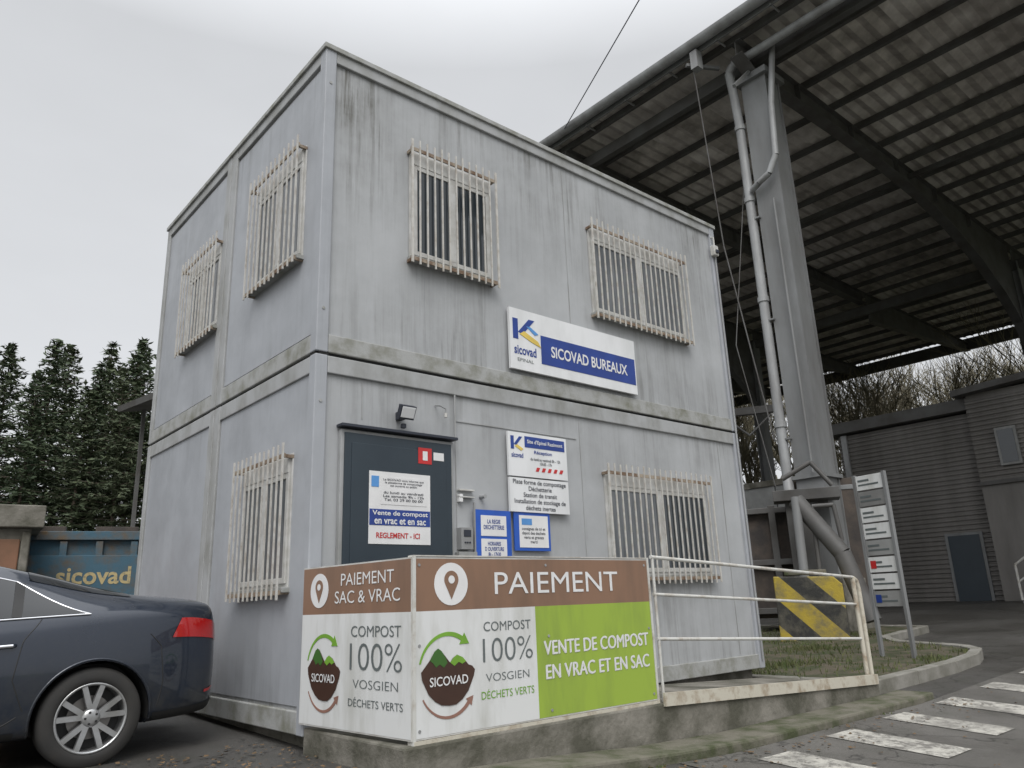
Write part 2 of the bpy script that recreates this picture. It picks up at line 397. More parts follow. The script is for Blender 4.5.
b_.box(1.40,1.60,-.03,.03,1.33,1.42,RAIL)
b_.box(1.43,1.47,-.03,.008,1.86,1.93,PAPER);b_.box(1.43,1.60,-.03,.012,1.96,1.975,WHITE);b_.box(1.43,1.60,-.03,.012,1.90,1.91,WHITE)
b_.cyl((1.7,-.03,1.92),(1.7,.04,1.92),.02,GALV,8)
b_.done(.004)
fl=empty('floodlight')
b_=B('lamp_body',fl,FF)
b_.box(.78,.84,-.03,.05,2.53,2.60,INK)
b_.obox((.81,.10,2.58),(.15,.05,.12),0,INK,0,math.radians(-25))
b_.obox((.81,.128,2.57),(.13,.006,.095),0,SKYB,0,math.radians(-25))
b_.box(.795,.835,.03,.06,2.45,2.49,INK)
b_.done(.006)
b_=B('wall_hook',bd,FF); b_.path([(1.2,-.03,2.72),(1.2,.05,2.70),(1.26,.05,2.68),(1.26,.05,2.62)],.006,GALV,6); b_.cyl((1.26,.05,2.6),(1.26,.05,2.64),.015,WHITE,8); b_.done()
b_=B('wall_sensor',bd,FF); b_.box(5.86,5.96,.0,.07,5.50,5.65,WHITE); b_.path([(5.91,.04,5.65),(5.91,.04,5.78),(5.91,-.01,5.8)],.012,WHITE,8); b_.box(5.88,5.94,.07,.09,5.53,5.58,INK); b_.done(.008)
b_=B('cable_conduit',bd,FF); b_.path([(5.94,.015,.2),(5.94,.015,5.5)],.012,GALV,6); b_.path([(1.40,-.0,2.44),(1.40,.0,2.84)],.008,RAIL,6); b_.done()

# ------------------------------------------------------------------ ramp
rp=empty('access_ramp')
b_=B('ramp_slab',rp)
b_.prism([(.0,-.45),(.0,.175),(2.5,.175),(6.05,.0),(6.05,-.45)],1,-1.33,-.012,CONC)
b_.done(.015)
b_=B('ramp_kerb',rp)
def kz(x): return g(x,-1.6)+.06
pts=[(x,kz(x)) for x in (0.25,1,2,3,4,5,6,6.4)]
b_.prism([(.25,-.5)]+pts+[(6.4,-.5)],1,-1.74,-1.333,CONCD)
b_.done(.02)
b_=B('edge_plate',rp)
b_.prism([(2.40,.15),(2.40,.25),(6.0,.09),(6.0,-.01)],1,-1.355,-1.333,CREAM)
b_.done()
rl=empty('ramp_railing')
b_=B('rails',rl)
yy=-1.29
for z0,z1 in((1.30,1.11),(1.0,.82),(.65,.46)):
    b_.cyl((2.44,yy,z0),(5.9,yy,z1),.014 if z0<1.2 else .016,GALVW,10)
b_.cyl((2.46,yy,.15),(2.46,yy,1.30),.013,GALVW,10)
b_.path([(5.9,yy,1.10),(5.97,yy,1.07),(6.0,yy,.98),(6.0,yy,-.05)],.026,CREAM,10)
b_.path([(5.9,yy,-.0),(5.9,yy,1.10)],.024,CREAM,10)
b_.done()

# ------------------------------------------------------------------ billboard
bb=empty('compost_billboard')
ZB,ZT,ZH=.20,1.28,.945
FBf=frame((0,-1.30,0),(1,0,0),(0,-1,0))
rs=(Vector((.075,-1.30,0))-Vector((-.02,.01,0))).normalized()
ns=Vector((rs.y,-rs.x,0)); ns=ns if ns.x<0 else -ns
FBs=frame((-.02,.0,0),rs,ns)
def disc(b,cx,cz,r,n0,n1,m,k=32,rz=None):
    rz=rz or r
    b.prism([(cx+r*math.cos(2*math.pi*i/k),cz+rz*math.sin(2*math.pi*i/k)) for i in range(k)],1,n0,n1,m)
def arc(b,cx,cz,r,rz,a0,a1,wd,n0,n1,m,k=18,head=True):
    A=[math.radians(a0+(a1-a0)*i/k) for i in range(k+1)]
    out=[(cx+(r)*math.cos(a),cz+(rz)*math.sin(a)) for a in A]
    inn=[(cx+(r-wd*(.4+.6*i/k))*math.cos(a),cz+(rz-wd*(.4+.6*i/k))*math.sin(a)) for i,a in enumerate(A)]
    for i in range(k):
        b.prism([out[i],out[i+1],inn[i+1],inn[i]],1,n0,n1,m)
    if head:
        a=A[-1]; sgn=1 if a1>a0 else -1
        t=(-math.sin(a)*sgn,math.cos(a)*sgn); rr=(math.cos(a),math.sin(a)); c=(cx+(r-wd/2)*rr[0],cz+(rz-wd/2)*rr[1])
        b.prism([(c[0]+rr[0]*wd*1.3,c[1]+rr[1]*wd*1.3),(c[0]+t[0]*wd*2.2,c[1]+t[1]*wd*2.2),(c[0]-rr[0]*wd*1.3,c[1]-rr[1]*wd*1.3)],1,n0,n1+.0005,m)
def pin(b,cx,cz,R):
    disc(b,cx,cz,R,.013,.015,PAPER)
    r=R*.42; c=cz+R*.2
    pts=[(cx+r*math.cos(math.radians(t)),c+r*math.sin(math.radians(t))) for t in range(-30,211,12)]+[(cx,cz-R*.72)]
    b.prism(pts,1,.016,.0175,BRN)
    disc(b,cx,c,r*.45,.0185,.0195,PAPER)
def complogo(b,cx,cz,R,F):
    arc(b,cx,cz+R*.05,R*1.05,R*1.1,165,60,R*.14,.0135,.015,LGRN)
    arc(b,cx,cz-R*.05,R*1.05,R*1.15,-150,-45,R*.11,.0135,.015,mat('logo_pinkbrown',(.30,.16,.12),rough=.5))
    k=[(-.95,.1),(-.92,-.1),(-.7,-.5),(-.48,-.70),(-.25,-.82),(.0,-.85),(.25,-.84),(.48,-.72),(.7,-.5),(.9,-.12),(.95,.05),(.85,.16),(.72,.2),(.5,.42),(.3,.50),(.15,.42),(.05,.30),(-.15,.52),(-.28,.66),(-.38,.70),(-.5,.62),(-.66,.40)]
    b.prism([(cx+p[0]*R,cz+p[1]*R) for p in k],1,.0155,.017,DBRN)
    k=[(-.66,.40),(-.5,.63),(-.38,.71),(-.26,.64),(-.12,.46),(-.05,.30),(-.18,.18),(-.32,.28),(-.45,.20),(-.55,.32)]
    b.prism([(cx+p[0]*R,cz+p[1]*R) for p in k],1,.018,.019,DGRN)
    k=[(.05,.30),(.18,.44),(.3,.5),(.5,.42),(.62,.30),(.48,.24),(.35,.30),(.2,.2)]
    b.prism([(cx+p[0]*R,cz+p[1]*R) for p in k],1,.018,.019,LGRN)
    text(F,'SICOVAD',cx,cz-R*.18,R*1.35,R*.25,.021,PAPER,bb,bold=.01)
b_=B('front_panel',bb,FBf)
x0,x1=.08,2.36
b_.box(x0,x1,-.03,.01,ZB,ZT,WHITE)
b_.box(x0+.01,x1-.005,.0102,.012,ZH,ZT-.01,BRN)
b_.box(x0+.01,1.10,.0102,.012,ZB+.01,ZH,DIRTW)
b_.box(1.10,x1-.005,.0102,.012,ZB+.01,ZH,GRN)
for z in(ZB+.05,ZT-.05,.74):
    for s in(x0+.04,x1-.04,1.22): b_.cyl((s,.012,z),(s,.016,z),.010,GALV,8)
pin(b_,.37,1.11,.135)
complogo(b_,.34,.56,.22,FBf)
b_.done()
text(FBf,'PAIEMENT',1.36,1.11,1.25,.145,.016,PAPER,bb,bold=0)
text(FBf,'COMPOST',.84,.83,.42,.06,.015,GREYP,bb,bold=0)
text(FBf,'100%',.84,.68,.44,.15,.015,GREYP,bb,bold=-.01)
text(FBf,'VOSGIEN',.83,.51,.38,.05,.015,GREYP,bb,bold=-.01)
text(FBf,'DÉCHETS VERTS',.83,.41,.46,.06,.015,LGRN,bb,bold=0)
for q in range(2):
    text(FBf,'VENTE DE COMPOST',1.73+q*.006,.66+q*.003,1.13,.095,.015+q*.0015,PAPER,bb,bold=0)
    text(FBf,'EN VRAC ET EN SAC',1.73+q*.006,.50+q*.003,1.11,.095,.015+q*.0015,PAPER,bb,bold=0)
b_=B('side_panel',bb,FBs)
b_.box(0,1.31,-.03,.01,ZB,ZT,WHITE)
b_.box(.005,1.305,.0102,.012,ZH,ZT-.01,BRN)
b_.box(.005,1.305,.0102,.012,ZB+.01,ZH,DIRTW)
pin(b_,.23,1.11,.12)
complogo(b_,.32,.56,.22,FBs)
b_.done()
text(FBs,'PAIEMENT\nSAC & VRAC',.82,1.115,.76,.20,.016,PAPER,bb,bold=.0)
text(FBs,'COMPOST',.93,.83,.56,.07,.015,GREYP,bb,bold=0)
text(FBs,'100%',.93,.67,.58,.17,.015,GREYP,bb,bold=-.01)
text(FBs,'VOSGIEN',.93,.50,.5,.055,.015,GREYP,bb,bold=-.01)
text(FBs,'DÉCHETS VERTS',.93,.39,.6,.06,.015,GREYP,bb,bold=0)
b_=B('panel_frame',bb)
for p in((.085,-1.285),(2.37,-1.285)): b_.box(p[0]-.012,p[0]+.01,p[1]-.03,p[1]+.03,.16,1.29,GALVW)
b_.box(.08,2.38,-1.317,-1.26,ZB-.025,ZB-.003,CREAM); b_.box(.08,2.38,-1.314,-1.26,ZT+.003,ZT+.012,BAR)
b_.done()

# ------------------------------------------------------------------ canopy
def at(az,d,z):
    a=math.radians(48.9-az); return Vector((-2.688+d*math.cos(a),-5.499+d*math.sin(a),z))
ca=empty('steel_canopy')
FIB=mat('fibre_cement_roof',(.74,.71,.66),(.40,.37,.335),scale=.9,rough=.9,lo=.36,hi=.62,bump=.2)
FIB2=mat('fibre_cement_roof_stained',(.60,.565,.51),(.30,.28,.25),scale=1.3,rough=.9,lo=.36,hi=.62,bump=.2)
ys=np.arange(-14,30.01,.20)
b_=B('roof_sheet',ca)
RR=random.Random(3)
xb=[11.8,13.85]+list(np.arange(16.95,44,3.1))+[44.2]
ny=len(ys)
for i in range(len(xb)-1):
    v=[]
    for j,y in enumerate(ys):
        for x in (xb[i],xb[i+1]+.06): v.append((x,y,14.44+(.045 if j%2 else -.045)+.006*(x-12)-(0 if x==xb[i] else .012)))
    f=[(2*j,2*j+1,2*j+3,2*j+2) for j in range(ny-1)]
    mk=0
    while mk<len(f):
        q=RR.choice((5,5,10)); b_.add(v,f[mk:mk+q],FIB if RR.random()<.7 else FIB2); mk+=q
b_.done(fix=False)
b_=B('purlins',ca)
for i,x in enumerate(np.arange(12.3,44,1.55)):
    b_.box(x-.03,x+.03,-14,30,14.18+.006*(x-12),14.36+.006*(x-12),STEELD)
    b_.box(x+.031,x+.08,-14,30,14.18+.006*(x-12),14.195+.006*(x-12),STEELD)
b_.done()
b_=B('rafters',ca)
prof=[(12.2,13.75),(12.8,13.45),(14.5,13.55),(17,13.62),(20,13.6),(22.5,13.45),(25,13.05),(27.3,12.4),(29.3,11.55),(30.6,10.7),(31.3,9.8)]
profs=[(12.2,13.75),(12.8,13.6),(31.3,13.6)]
for y in(-9.3,-3.3,2.7,8.7,14.7,20.7,26.7):
    pr=prof if y in(-9.3,2.7,14.7,26.7) else profs
    b_.prism([(12.2,14.15)]+pr+[(31.3,14.15)],1,y-.015,y+.015,STEELD)
    for i in range(len(pr)-1):
        (xa,za),(xb_,zb)=pr[i],pr[i+1]; L_=math.hypot(xb_-xa,zb-za)
        b_.obox(((xa+xb_)/2,y,(za+zb)/2-.012),(L_+.01,.34,.03),0,STEELD,ry=-math.atan2(zb-za,xb_-xa))
    b_.box(12.2,44,y-.15,y+.15,14.125,14.15,STEELD)
    b_.prism([(31.7,14.12),(31.7,12.8),(44,13.7),(44,14.12)],1,y-.015,y+.015,STEELD)
    b_.obox((37.85,y,13.24),(12.35,.3,.03),0,STEELD,ry=-math.atan2(.9,12.3))
    for x in(15,18,21,24,27): b_.box(x-.01,x+.01,y-.14,y+.14,13.65,14.12,STEELD)
b_.box(31.4,31.6,-14,30,13.1,13.5,STEELD)
b_.box(12.95,13.15,-14,30,13.75,14.1,STEELD)
b_.box(43.9,44.1,-14,30,13.75,14.4,STEELD); b_.box(22.0,22.12,-14,30,13.85,14.0,STEELD)
b_.done()
def hbeam(b,x,y,z0,z1,a,m):
    b.box(x-a/2,x+a/2,y-a/2,y-a/2+.03,z0,z1,m); b.box(x-a/2,x+a/2,y+a/2-.03,y+a/2,z0,z1,m); b.box(x-.015,x+.015,y-a/2+.03,y+a/2-.03,z0,z1,m)
b_=B('columns',ca)
for y in(-9.3,2.7,14.7,26.7):
    z0=g(13,y)-.2
    b_.box(12.86,13.44,y-.29,y+.29,z0,13.5,STEELC)           # boxed column core
    b_.box(12.82,12.855,y-.33,y+.33,z0,13.5,STEELC); b_.box(13.445,13.48,y-.33,y+.33,z0,13.5,STEELC)
    hbeam(b_,31.5,y,.2,13.4,.5,STEELC)
    b_.box(12.7,13.6,y-.42,y+.42,13.3,13.46,STEELC)
    b_.box(12.75,13.55,y-.38,y+.38,3.3,3.38,STEELC)
    b_.box(12.6,13.7,y-.5,y+.5,-.1,1.2,CONC)
b_.done()
b_=B('gutter_and_downpipes',ca)
n=10
v=[];
for y in(-14,30):
    for i in range(n+1):
        t=math.pi*i/n; v.append((11.72-.16*math.cos(t),y,14.42-.17*math.sin(t)))
b_.add(v,[(i,i+1,n+2+i,n+1+i) for i in range(n)],GALV,True)
for y in np.arange(-13.5,30,1.5): b_.box(11.88,12.3,y-.02,y+.02,14.2,14.25,GALV)
b_.box(11.9,11.93,-14,30,14.2,14.5,STEELC)
b_.path([(12.6,-13.5,13.95),(12.6,3.05,13.85),(12.62,3.2,13.7),(12.72,3.2,13.0),(12.8,3.2,12.2),(12.8,3.2,3.4),(12.7,3.15,3.0),(12.7,3.15,.6)],.11,GALV,14)
for z in(12.1,10.1,7.5,4.5): b_.cyl((12.8,3.2,z),(12.8,3.2,z+.12),.135,GALV,14)
b_.path([(12.9,2.1,14.0),(12.70,2.25,12.3),(12.64,2.3,10.9),(12.60,2.5,10.5),(12.62,2.8,10.4),(12.72,3.05,10.35)],.075,GALV,12)
b_.path([(12.72,2.55,9.9),(12.70,2.55,3.4)],.03,STEELC,10)
for z in(4.2,7.0,9.6): b_.box(12.74,12.82,2.98,3.3,z,z+.04,STEELC)
b_.obox((12.4,2.7,13.2),(1.4,.08,.08),0,STEELC,ry=math.radians(-45))
b_.obox((12.1,3.6,13.9),(.9,.08,.08),math.radians(-30),STEELC); b_.box(11.72,11.95,3.5,3.7,13.7,14.2,GALV)
b_.done()
b_=B('stay_cables',ca)
b_.path([(11.8,3.7,14.0),(12.3,3.75,9.0),(12.65,3.3,4.2)],.017,STEELD,6)
b_.path([(12.9,3.3,11),(12.3,3.75,6.5),(12.6,3.4,3.2)],.012,STEELD,6)
b_.done()

# ------------------------------------------------------------------ transfer dock / hopper
hp=empty('waste_loading_hopper')
b_=B('hopper_frame',hp)
Rz=math.radians(-60)
c=at(18.6,18.5,1.55); b_.obox(c,(1.5,1.2,2.2),Rz,RUST)
for z in(.6,1.6,2.7): b_.obox(at(18.4,17.8,z),(1.9,.14,.12),Rz,STEELD)
for a_ in(15.6,18.2,21.0): b_.obox(at(a_,17.8,1.6),(.14,.14,2.4),Rz,STEELD)
b_.cyl(at(19.9,16.6,2.75),at(22.4,16.4,1.65),.17,STEELD,14); b_.cyl(at(22.4,16.4,1.65),at(23.6,16.2,.4),.17,STEELD,14)
b_.cyl(at(19.9,16.5,2.8),at(19.8,16.3,1.2),.09,STEELC,12)
b_.obox(at(20.6,17.2,2.9),(1.3,.6,.22),Rz,STEELD)
b_.obox(at(20.0,17.3,1.9),(.5,.4,2.0),Rz,STEELD)
b_.obox(at(21.6,18.2,2.0),(1.4,.5,2.6),Rz,RUST)
b_.path([at(20.8,16.5,1.0),at(20.9,16.5,2.6),at(22.3,16.5,2.6),at(22.5,16.5,1.9)],.045,STEELD,8)
b_.path([at(19.2,16.6,3.2),at(21.2,16.6,3.5),at(22.4,16.6,3.0)],.05,STEELD,8)
b_.obox(at(22.6,18.0,3.1),(.9,.1,.1),Rz,STEELC)
b_.done(.01)
b_=B('steel_post',hp); b_.obox(at(15.6,21,3.3),(.22,.22,5.6),Rz,STEELD); b_.obox(at(17.0,22,5.9),(2.0,.18,.2),Rz,STEELD)
b_.obox(at(15.9,21,6.1),(.5,.3,.4),Rz,STEELD)
b_.path([at(15.6,20.9,5.6),at(17.4,20.9,5.0),at(19.0,20.9,5.5)],.03,STEELD,6)
b_.done()
rw=empty('retaining_wall')
b_=B('wall',rw)
for i in range(8):
    b_.obox(Vector((21.5,7.5+i*2.02,2.4)),(.35,1.98,4.2),0,GREYM)
b_.obox(Vector((21.5,14.6,4.6)),(.5,16.4,.2),0,CONC)
b_.done(.01)
STR,nt,b=newmat('hazard_stripes')
tc=N(nt,'ShaderNodeTexCoord'); sx=N(nt,'ShaderNodeSeparateXYZ'); nt.links.new(tc.outputs['Object'],sx.inputs[0])
sumv=math2(nt,'ADD',sx.outputs['Z'],sx.outputs['X'])
fr=math2(nt,'FRACT',math2(nt,'MULTIPLY',math2(nt,'ADD',sumv,10.3),1.05),0)
k=math2(nt,'GREATER_THAN',fr,.5)
vv=mapping(nt,(1,1,1))
c_=mixc(nt,k,(.40,.30,.04),(.03,.03,.028))
c_=mixc(nt,mrange(nt,noise(nt,vv,3,8,.7),.46,.68,0,.85),c_,(.13,.12,.09))
nt.links.new(c_,b.inputs['Base Color']); b.inputs['Roughness'].default_value=.8; bumpn(nt,b,noise(nt,vv,20,6),.4)
sb=empty('striped_concrete_block',at(19.95,15.9,.1),math.radians(-60))
b_=B('block',sb)
b_.prism([(-.60,-.3),(.58,-.3),(.58,.98),(.44,1.12),(-.60,1.16)],1,-.4,.4,STR)
b_.done(.02)
b_=B('block_grip',sb); b_.box(-.4,.35,-.12,.12,1.17,1.26,CONCD); b_.done(.02)

# island
isl=empty('traffic_island')
def iz(x): return -.14+.032*(x-6)
poly=[(6.15,-1.22),(7.2,-1.27),(8.3,-1.3),(9.2,-1.25),(9.8,-1.1),(10.2,-.8),(10.5,-.3),(10.9,.5),(11.6,1.0),(13.8,1.2),(14.2,2.5),(14.2,6.5),(6.15,6.5)]
def inset(poly,d):
    out=[];n=len(poly)
    for i in range(n):
        a=Vector(poly[i-1]);p=Vector(poly[i]);q=Vector(poly[(i+1)%n])
        n1=Vector((-(p-a).y,(p-a).x)).normalized(); n2=Vector((-(q-p).y,(q-p).x)).normalized()
        m_=(n1+n2).normalized(); out.append(tuple(p+m_*d/max(.4,m_.dot(n1))))
    return out
inn=inset(poly,.15)
GR=mat('grass_soil',(.045,.052,.022),(.095,.08,.055),scale=3,rough=.95,bump=.8,bscale=18,lo=.42,hi=.58)
b_=B('kerb',isl); n=len(poly)
for i in range(n):
    j=(i+1)%n
    A_=[Vector(poly[i]),Vector(poly[j]),Vector(inn[j]),Vector(inn[i])]
    Ln=(A_[1]-A_[0]).length; parts=max(1,int(round(Ln/.9)))
    for q in range(parts):
        t0=q/parts+.006/Ln; t1=(q+1)/parts-.006/Ln
        a=A_[0].lerp(A_[1],t0);b2=A_[0].lerp(A_[1],t1);c2=A_[3].lerp(A_[2],t1);d2=A_[3].lerp(A_[2],t0)
        hh=random.uniform(-.006,.006)
        v=[(p[0],p[1],iz(p[0])-.3) for p in(a,b2,c2,d2)]+[(p[0],p[1],iz(p[0])+.13+hh) for p in(a,b2,c2,d2)]
        b_.add(v,[(0,1,2,3),(4,7,6,5),(0,4,5,1),(1,5,6,2),(2,6,7,3),(3,7,4,0)],KERB)
b_.done(.012)
b_=B('grass_bed',isl)
b_.add([(p[0],p[1],iz(p[0])+.105) for p in inn],[tuple(range(n))],GR); b_.done(fix=False)
GRB=mat('grass_blades',(.055,.085,.02),(.12,.12,.05),scale=6,rough=.8)
b_=B('grass_blades',isl)
def inside(x,y,P):
    c=False
    for i in range(len(P)):
        (xa,ya),(xb,yb)=P[i-1],P[i]
        if (ya>y)!=(yb>y) and x<(xb-xa)*(y-ya)/(yb-ya)+xa: c=not c
    return c
def blade(b,x,y,z,h):
    a=random.uniform(0,6.28);w=.008+.006*random.random();dx,dy=math.cos(a)*w,math.sin(a)*w
    lx,ly=random.uniform(-.4,.4)*h,random.uniform(-.4,.4)*h
    b.add([(x-dx,y-dy,z),(x+dx,y+dy,z),(x+lx,y+ly,z+h)],[(0,1,2)],GRB)
cl=[(random.uniform(6.2,13),random.uniform(-1.2,4),random.uniform(.10,.35)) for _ in range(60)]
for (cx,cy,r) in cl:
    for _ in range(90):
        x=random.gauss(cx,r);y=random.gauss(cy,r)
        if inside(x,y,inn): blade(b_,x,y,iz(x)+.10,random.uniform(.02,.09))
b_.done(fix=False)
wd=empty('weeds')
b_=B('weed_blades',wd)
for _ in range(260):
    x=random.uniform(1.0,6.3)
    if math.sin(x*5)+math.sin(x*11.3)*.6<.6: continue
    y=-1.76-abs(random.gauss(0,.015))
    blade(b_,x,y,g(x,y),random.uniform(.008,.03))
b_.done(fix=False)
b_=B('dead_leaves',wd)
LEAF=mat('dead_leaf',(.16,.10,.05),(.09,.06,.03),scale=3,rough=.9)
for _ in range(600):
    r_=random.random()
    if r_<.5: x=random.uniform(-1.2,0);y=random.uniform(-1.5,.6)
    elif r_<.8: x=random.uniform(.5,6.5);y=-1.80-abs(random.gauss(0,.25))
    else: x=random.uniform(-3,8);y=random.uniform(-6,-1.9)
    s_=random.uniform(.008,.022);a=random.uniform(0,6.28)
    z=g(x,y)+.018
    b_.add([(x+s_*math.cos(a+t),y+s_*math.sin(a+t),z+random.uniform(-.004,.008)) for t in(0,1.4,3.1,4.6)],[(0,1,2,3)],LEAF)
b_.done(fix=False)

# ------------------------------------------------------------------ directory sign
ds=empty('directory_sign')
p0=at(23.85,12.6,0); p1=at(25.7,12.3,0)
dr=(p1-p0); dr.z=0; wln=dr.length; dr.normalize(); nrm=Vector((dr.y,-dr.x,0))
FD=frame((p0.x,p0.y,0),dr,nrm)
b_=B('posts_and_panels',ds,FD)
for s in(0,wln): b_.box(s-.022,s+.022,-.03,.03,g(9,0)-.1,2.62,STEELC)
zz=2.60
for i in range(8):
    h=.225
    m_=DIRTW if i%3!=1 else GREYM
    b_.box(.028,wln-.028,-.012,.012,zz-h+.012,zz,m_)
    b_.box(.06,wln*.5,.013,.015,zz-.09,zz-.06,GREYP)
    b_.box(.06,wln*.8,.013,.015,zz-.15,zz-.125,GREYP)
    if i in(5,7): b_.box(.06,wln*.3,.0155,.017,zz-.16,zz-.05,RED if i==5 else BLUE)
    zz-=h+.012
b_.done(.003)

# ------------------------------------------------------------------ shed on the right
sh=empty('industrial_shed')
CLAD,nt,b=newmat('ribbed_cladding')
vv=mapping(nt,(1,1,.2)); nz=mrange(nt,noise(nt,vv,1.2,7),.35,.65)
nt.links.new(mixc(nt,nz,(.21,.20,.188),(.13,.122,.112)),b.inputs['Base Color']); b.inputs['Roughness'].default_value=.55
LP=panelmat('light_cladding',(.30,.31,.315),(.13,.13,.12),.6)
b_=B('walls',sh)
X0=25.2
def ribbed(b,x,y0,y1,z0,z1,m,step=.15):
    b.box(x+.05,x+8,y0,y1,z0,z1,m)
    z=z0
    while z<z1-.1:
        b.add([(x+.05,y0,z),(x,y0,z+step*.25),(x,y0,z+step*.6),(x+.05,y0,z+step*.85),(x+.05,y1,z),(x,y1,z+step*.25),(x,y1,z+step*.6),(x+.05,y1,z+step*.85)],[(0,1,5,4),(1,2,6,5),(2,3,7,6),(0,3,2,1),(4,5,6,7)],m); z+=step
ribbed(b_,X0,3.3,7.9,.3,6.5,CLAD)
b_.box(X0-.35,X0+8.2,3.0,8.3,6.55,6.95,STEELD)
ribbed(b_,X0-.5,-9,3.25,4.1,6.9,CLAD)
b_.box(X0-.5,X0+8,1.9,3.25,.3,4.08,CLAD)
b_.box(X0-.55,X0+8,-9,1.88,.3,4.08,LP)
b_.box(X0-.62,X0-.5,-9,3.27,4.0,4.12,STEELD)
b_.add([(X0-.9,-9.5,7.7),(X0-.9,3.5,6.95),(X0+9,3.5,6.95),(X0+9,-9.5,7.7),(X0-.9,-9.5,7.95),(X0-.9,3.5,7.15),(X0+9,3.5,7.15),(X0+9,-9.5,7.95)],
 [(0,1,2,3),(4,7,6,5),(0,4,5,1),(1,5,6,2),(2,6,7,3),(3,7,4,0)],STEELD)
b_.box(X0-.45,X0+7,-9,3.2,6.9,7.0,CLAD)
b_.done()
b_=B('door_and_windows',sh)
b_.box(X0-.07,X0-.01,3.75,4.7,.35,2.55,DOORM); b_.box(X0-.05,X0-.005,3.65,4.8,.35,2.63,STEELC)
for (ya,yb) in((1.95,2.55),(-.6,.4),(-3,-2)):
    b_.box(X0-.58,X0-.5,ya,yb,4.55,5.75,GREYM); b_.box(X0-.60,X0-.57,ya+.08,yb-.08,4.63,5.67,GLASS)
b_.box(X0-.12,X0-.02,7.55,7.75,.4,6.5,GALV)
b_.done()
b_=B('outside_stair',sh)
for i in range(13): b_.box(X0-1.7,X0-.7,2.4-i*.28-.28,2.4-i*.28,.5+i*.2,.56+i*.2,STEELC)
b_.add([(X0-1.72,2.4,.4),(X0-1.72,2.4,.65),(X0-1.72,-1.24,3.15),(X0-1.72,-1.24,2.9)],[(0,1,2,3)],STEELC)
for dz_ in(.5,1.0): b_.cyl((X0-1.72,2.4,.5+dz_),(X0-1.72,-1.24,3.0+dz_),.035,GALVW,8)
for t in(0,.33,.66,1): b_.cyl((X0-1.72,2.4-3.64*t,.5+2.5*t),(X0-1.72,2.4-3.64*t,1.5+2.5*t),.035,GALVW,8)
b_.box(X0-1.7,X0-.6,-3.0,-1.26,3.0,3.1,STEELC)
b_.done()
# ------------------------------------------------------------------ left background
sk=empty('skip_container')
pc=at(-29.5,13.6,0); 
BLU=mat('skip_blue',(.05,.12,.17),(.13,.09,.05),scale=3,rough=.65,lo=.46,hi=.70,bump=.2)
SKR=math.radians(48.9+29.5-90-4)
sk.location=(pc.x,pc.y,g(pc.x,pc.y)-.04); sk.rotation_euler=(0,0,SKR)
b_=B('skip_body',sk)
b_.box(-2.6,2.2,0,2.2,.25,2.0,BLU)
for k in np.arange(-2.6,2.21,.48): b_.box(k-.05,k+.05,-.08,0,.25,1.93,BLU)
b_.box(-2.65,2.25,-.1,2.25,1.95,2.08,BLU); b_.box(-2.65,2.25,-.1,.0,.15,.25,BLU)
b_.box(-1.2,1.15,-.095,-.082,1.02,1.72,BLU)
for q in(-1.5,-.5,.5,1.5): b_.box(q-.3,q+.3,.0,.15,2.08,2.16,RUST)
b_.done(.01)
YT=mat('skip_lettering',(.50,.40,.20),(.16,.16,.13),scale=6,rough=.6,lo=.5,hi=.75)
text(frame((0,0,0),(1,0,0),(0,-1,0)),'sicovad',.25,1.42,1.0,.26,.10,YT,sk,bold=.02)
ht=empty('concrete_hut')
hc=at(-37.0,12.5,0); ht.location=(hc.x,hc.y,g(hc.x,hc.y)+.05); ht.rotation_euler=(0,0,math.radians(48.9+35-90))
BRD=mat('brown_door',(.24,.12,.07),(.17,.09,.05),rough=.6)
b_=B('hut_walls',ht); b_.box(-1.8,1.05,0,2.2,0,1.95,CONC); b_.box(-1.9,1.18,-.15,2.35,1.95,2.25,CONC)
b_.box(-1.5,.93,-.03,0,.1,1.80,BRD); b_.box(.94,1.04,-.05,0,0,1.9,CONC); b_.done(.015)
ps=empty('shelter_roof')
q=at(-23.6,25,0)
b_=B('shelter',ps); b_.obox((q.x,q.y,7.45),(3.0,3.2,.18),math.radians(10),STEELD,ry=math.radians(-12)); 
for dx,dy in((-.9,-1.2),(1,1.2),(-1,1.2),(1,-1.2)): b_.box(q.x+dx-.05,q.x+dx+.05,q.y+dy-.05,q.y+dy+.05,.3,7.3,STEELD)
b_.done()

